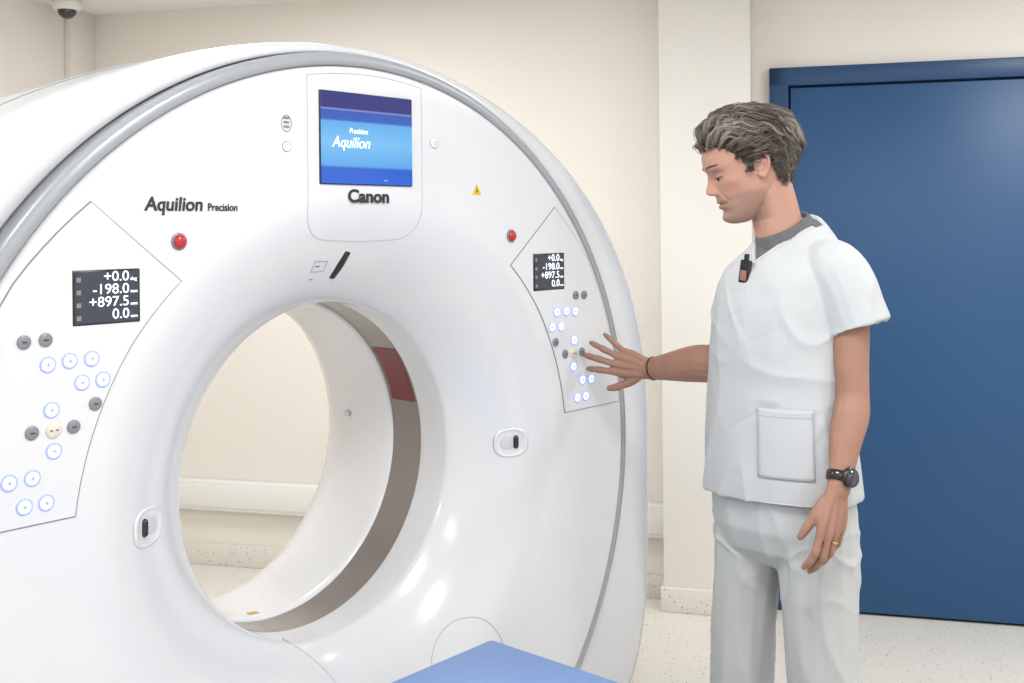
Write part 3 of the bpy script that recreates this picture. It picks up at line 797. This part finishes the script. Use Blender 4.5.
# hair
def scalp(th,ph):
    return V((math.cos(ph)*math.cos(th),math.cos(ph)*math.sin(th),math.sin(ph)))
SC=V((-.012,0,.034)); SR=V((.100,.0775,.083))
def RR(low): return V((.102,.0775,.122)) if low else SR
def onscalp(u,ex=0):
    r=RR(u.z<0); k=1.0
    if u.z<0 and u.x<0:
        h=math.hypot(u.x,u.y); k=(h**.55)/h if h>1e-3 else 1
    return SC+V((u.x*k*(r.x+ex),u.y*(k if u.x<0 else 1)*(r.y+ex),u.z*(r.z+ex)))
HLt=[(-.12,-.066),(-.06,-.066),(-.044,-.040),(-.036,.010),(-.030,.022),(-.008,.022),(-.002,-.012),(.014,-.010),(.024,.024),(.045,.046),(.062,.054),(.074,.066),(.1,.068)]
def hairline(p): return interp(HLt,p.x)
bm=bmesh.new(); rr=bmesh.ops.create_uvsphere(bm,u_segments=96,v_segments=80,radius=1)
for v in bm.verts:
    s=v.co.copy(); q=onscalp(s)
    top=max(0,min(1,(q.z-hairline(q))/.03))
    v.co=onscalp(s,-.002+.010*top)
dl=[v for v in bm.verts if v.co.z<hairline(v.co)+.003]
bmesh.ops.delete(bm,geom=dl,context='VERTS')
for v in bm.verts: v.co=HM@v.co
obj_from_bm('hair_cap',bm,M_cap,True,ROOT)
cus=[]
for nm,m in (('hair_dark',M_hairA),('hair_mid',M_hairB),('hair_silver',M_hairC)):
    cu=bpy.data.curves.new(nm,'CURVE'); cu.dimensions='3D'; cu.bevel_depth=.00070; cu.bevel_resolution=0; cu.materials.append(m)
    o=bpy.data.objects.new(nm,cu); COL.objects.link(o); setp(o,ROOT); cus.append(cu)
def guide(p,L,topf):
    steps=14; st=L/steps; q=p.copy(); P=[q.copy()]
    ph=noise.noise(p*8)*4.0; am=.16+.32*topf
    for i in range(steps):
        f=i/steps
        low=q.z<SC.z; r=RR(low)
        nn=V(((q.x-SC.x)/r.x**2,(q.y-SC.y)/r.y**2,(q.z-SC.z)/r.z**2)).normalized()
        sy_=math.copysign(1,q.y) if abs(q.y)>.01 else 0
        flow=V((-1,.12*sy_,-.18-.45*(1-topf)))
        if q.x<-.06: flow=flow+V((.45,0,-.8))
        flow=flow-nn*flow.dot(nn); flow.normalize()
        tang=nn.cross(flow)
        arg=i*st*72+ph
        flow=flow+tang*math.sin(arg)*am*1.8+nn*math.cos(arg)*am*.85
        lift=(1.15*topf+.30)*(1-f)**1.6-.15-.42*f
        q=q+(flow.normalized()+nn*lift).normalized()*st
        low=q.z<SC.z; r=RR(low)
        e=V(((q.x-SC.x)/r.x,(q.y-SC.y)/r.y,(q.z-SC.z)/r.z))
        mn=1.085
        if e.length<mn:
            e=e*(mn/e.length); q=SC+V((e.x*r.x,e.y*r.y,e.z*r.z))
        P.append(q.copy())
    return P
cnt=0; tries=0
while cnt<660 and tries<12000:
    tries+=1
    th=random.uniform(-math.pi,math.pi); s_=random.uniform(-.9,1); ph=math.asin(s_)
    p=onscalp(scalp(th,ph))
    if p.z<hairline(p)+random.uniform(-.001,.004): continue
    cnt+=1
    topf=max(0,min(1,(p.z-.015)/.055))
    L=.042+.070*topf*random.uniform(.8,1.15)+(.010 if p.x<-.05 else 0)
    if p.z<-.02 and p.x<-.03: L=.026
    if p.x>-.01 and p.z<.02: L=.014
    P=guide(p,L,topf)
    g0=noise.noise(p*20+V((9,2,4)))*.45+.5+random.uniform(-.20,.20)
    g0+= .12*(p.x>.03)+.22*(p.z<.015 and p.x>-.02)-.06*(p.x<-.04)
    for j in range(15):
        off=V((random.gauss(0,.0038),random.gauss(0,.0038),random.gauss(0,.0032)))
        g=g0+random.uniform(-.17,.17)
        k=0 if g<.43 else (1 if g<.76 else 2)
        sp=cus[k].splines.new('POLY'); m_=len(P)-(random.randint(0,3)); sp.points.add(m_-1)
        for i in range(m_):
            f=i/(m_-1); conv=1-.40*math.sin(min(1,f*1.1)*math.pi*.5)
            if i==0: conv=.8
            x=P[i]+off*conv
            y=HM@x; sp.points[i].co=(y.x,y.y,y.z,1); sp.points[i].radius=1.0 if f<.7 else max(.2,(1-f)*3.3)
for s in (-1,1):
    for i in range(170):
        f=random.random(); yy=.011+.034*f; zz_=.0275+.0035*math.sin(f*2.6)+random.uniform(-.0024,.0024)*(1-.5*f)
        b0=fpt(s*yy,zz_,.0004); b1=fpt(s*(yy+.006),zz_+.0016,.0008)
        sp=cus[0 if random.random()<.75 else 1].splines.new('POLY'); sp.points.add(1)
        for j,x in enumerate((b0,b1)):
            y=HM@x; sp.points[j].co=(y.x,y.y,y.z,1); sp.points[j].radius=.8

w=bpy.data.worlds.new('World'); S.world=w; w.use_nodes=True
w.node_tree.nodes['Background'].inputs[0].default_value=(1,.98,.95,1); w.node_tree.nodes['Background'].inputs[1].default_value=.3
S.view_settings.view_transform='Standard'; S.view_settings.look='None'; S.view_settings.exposure=0
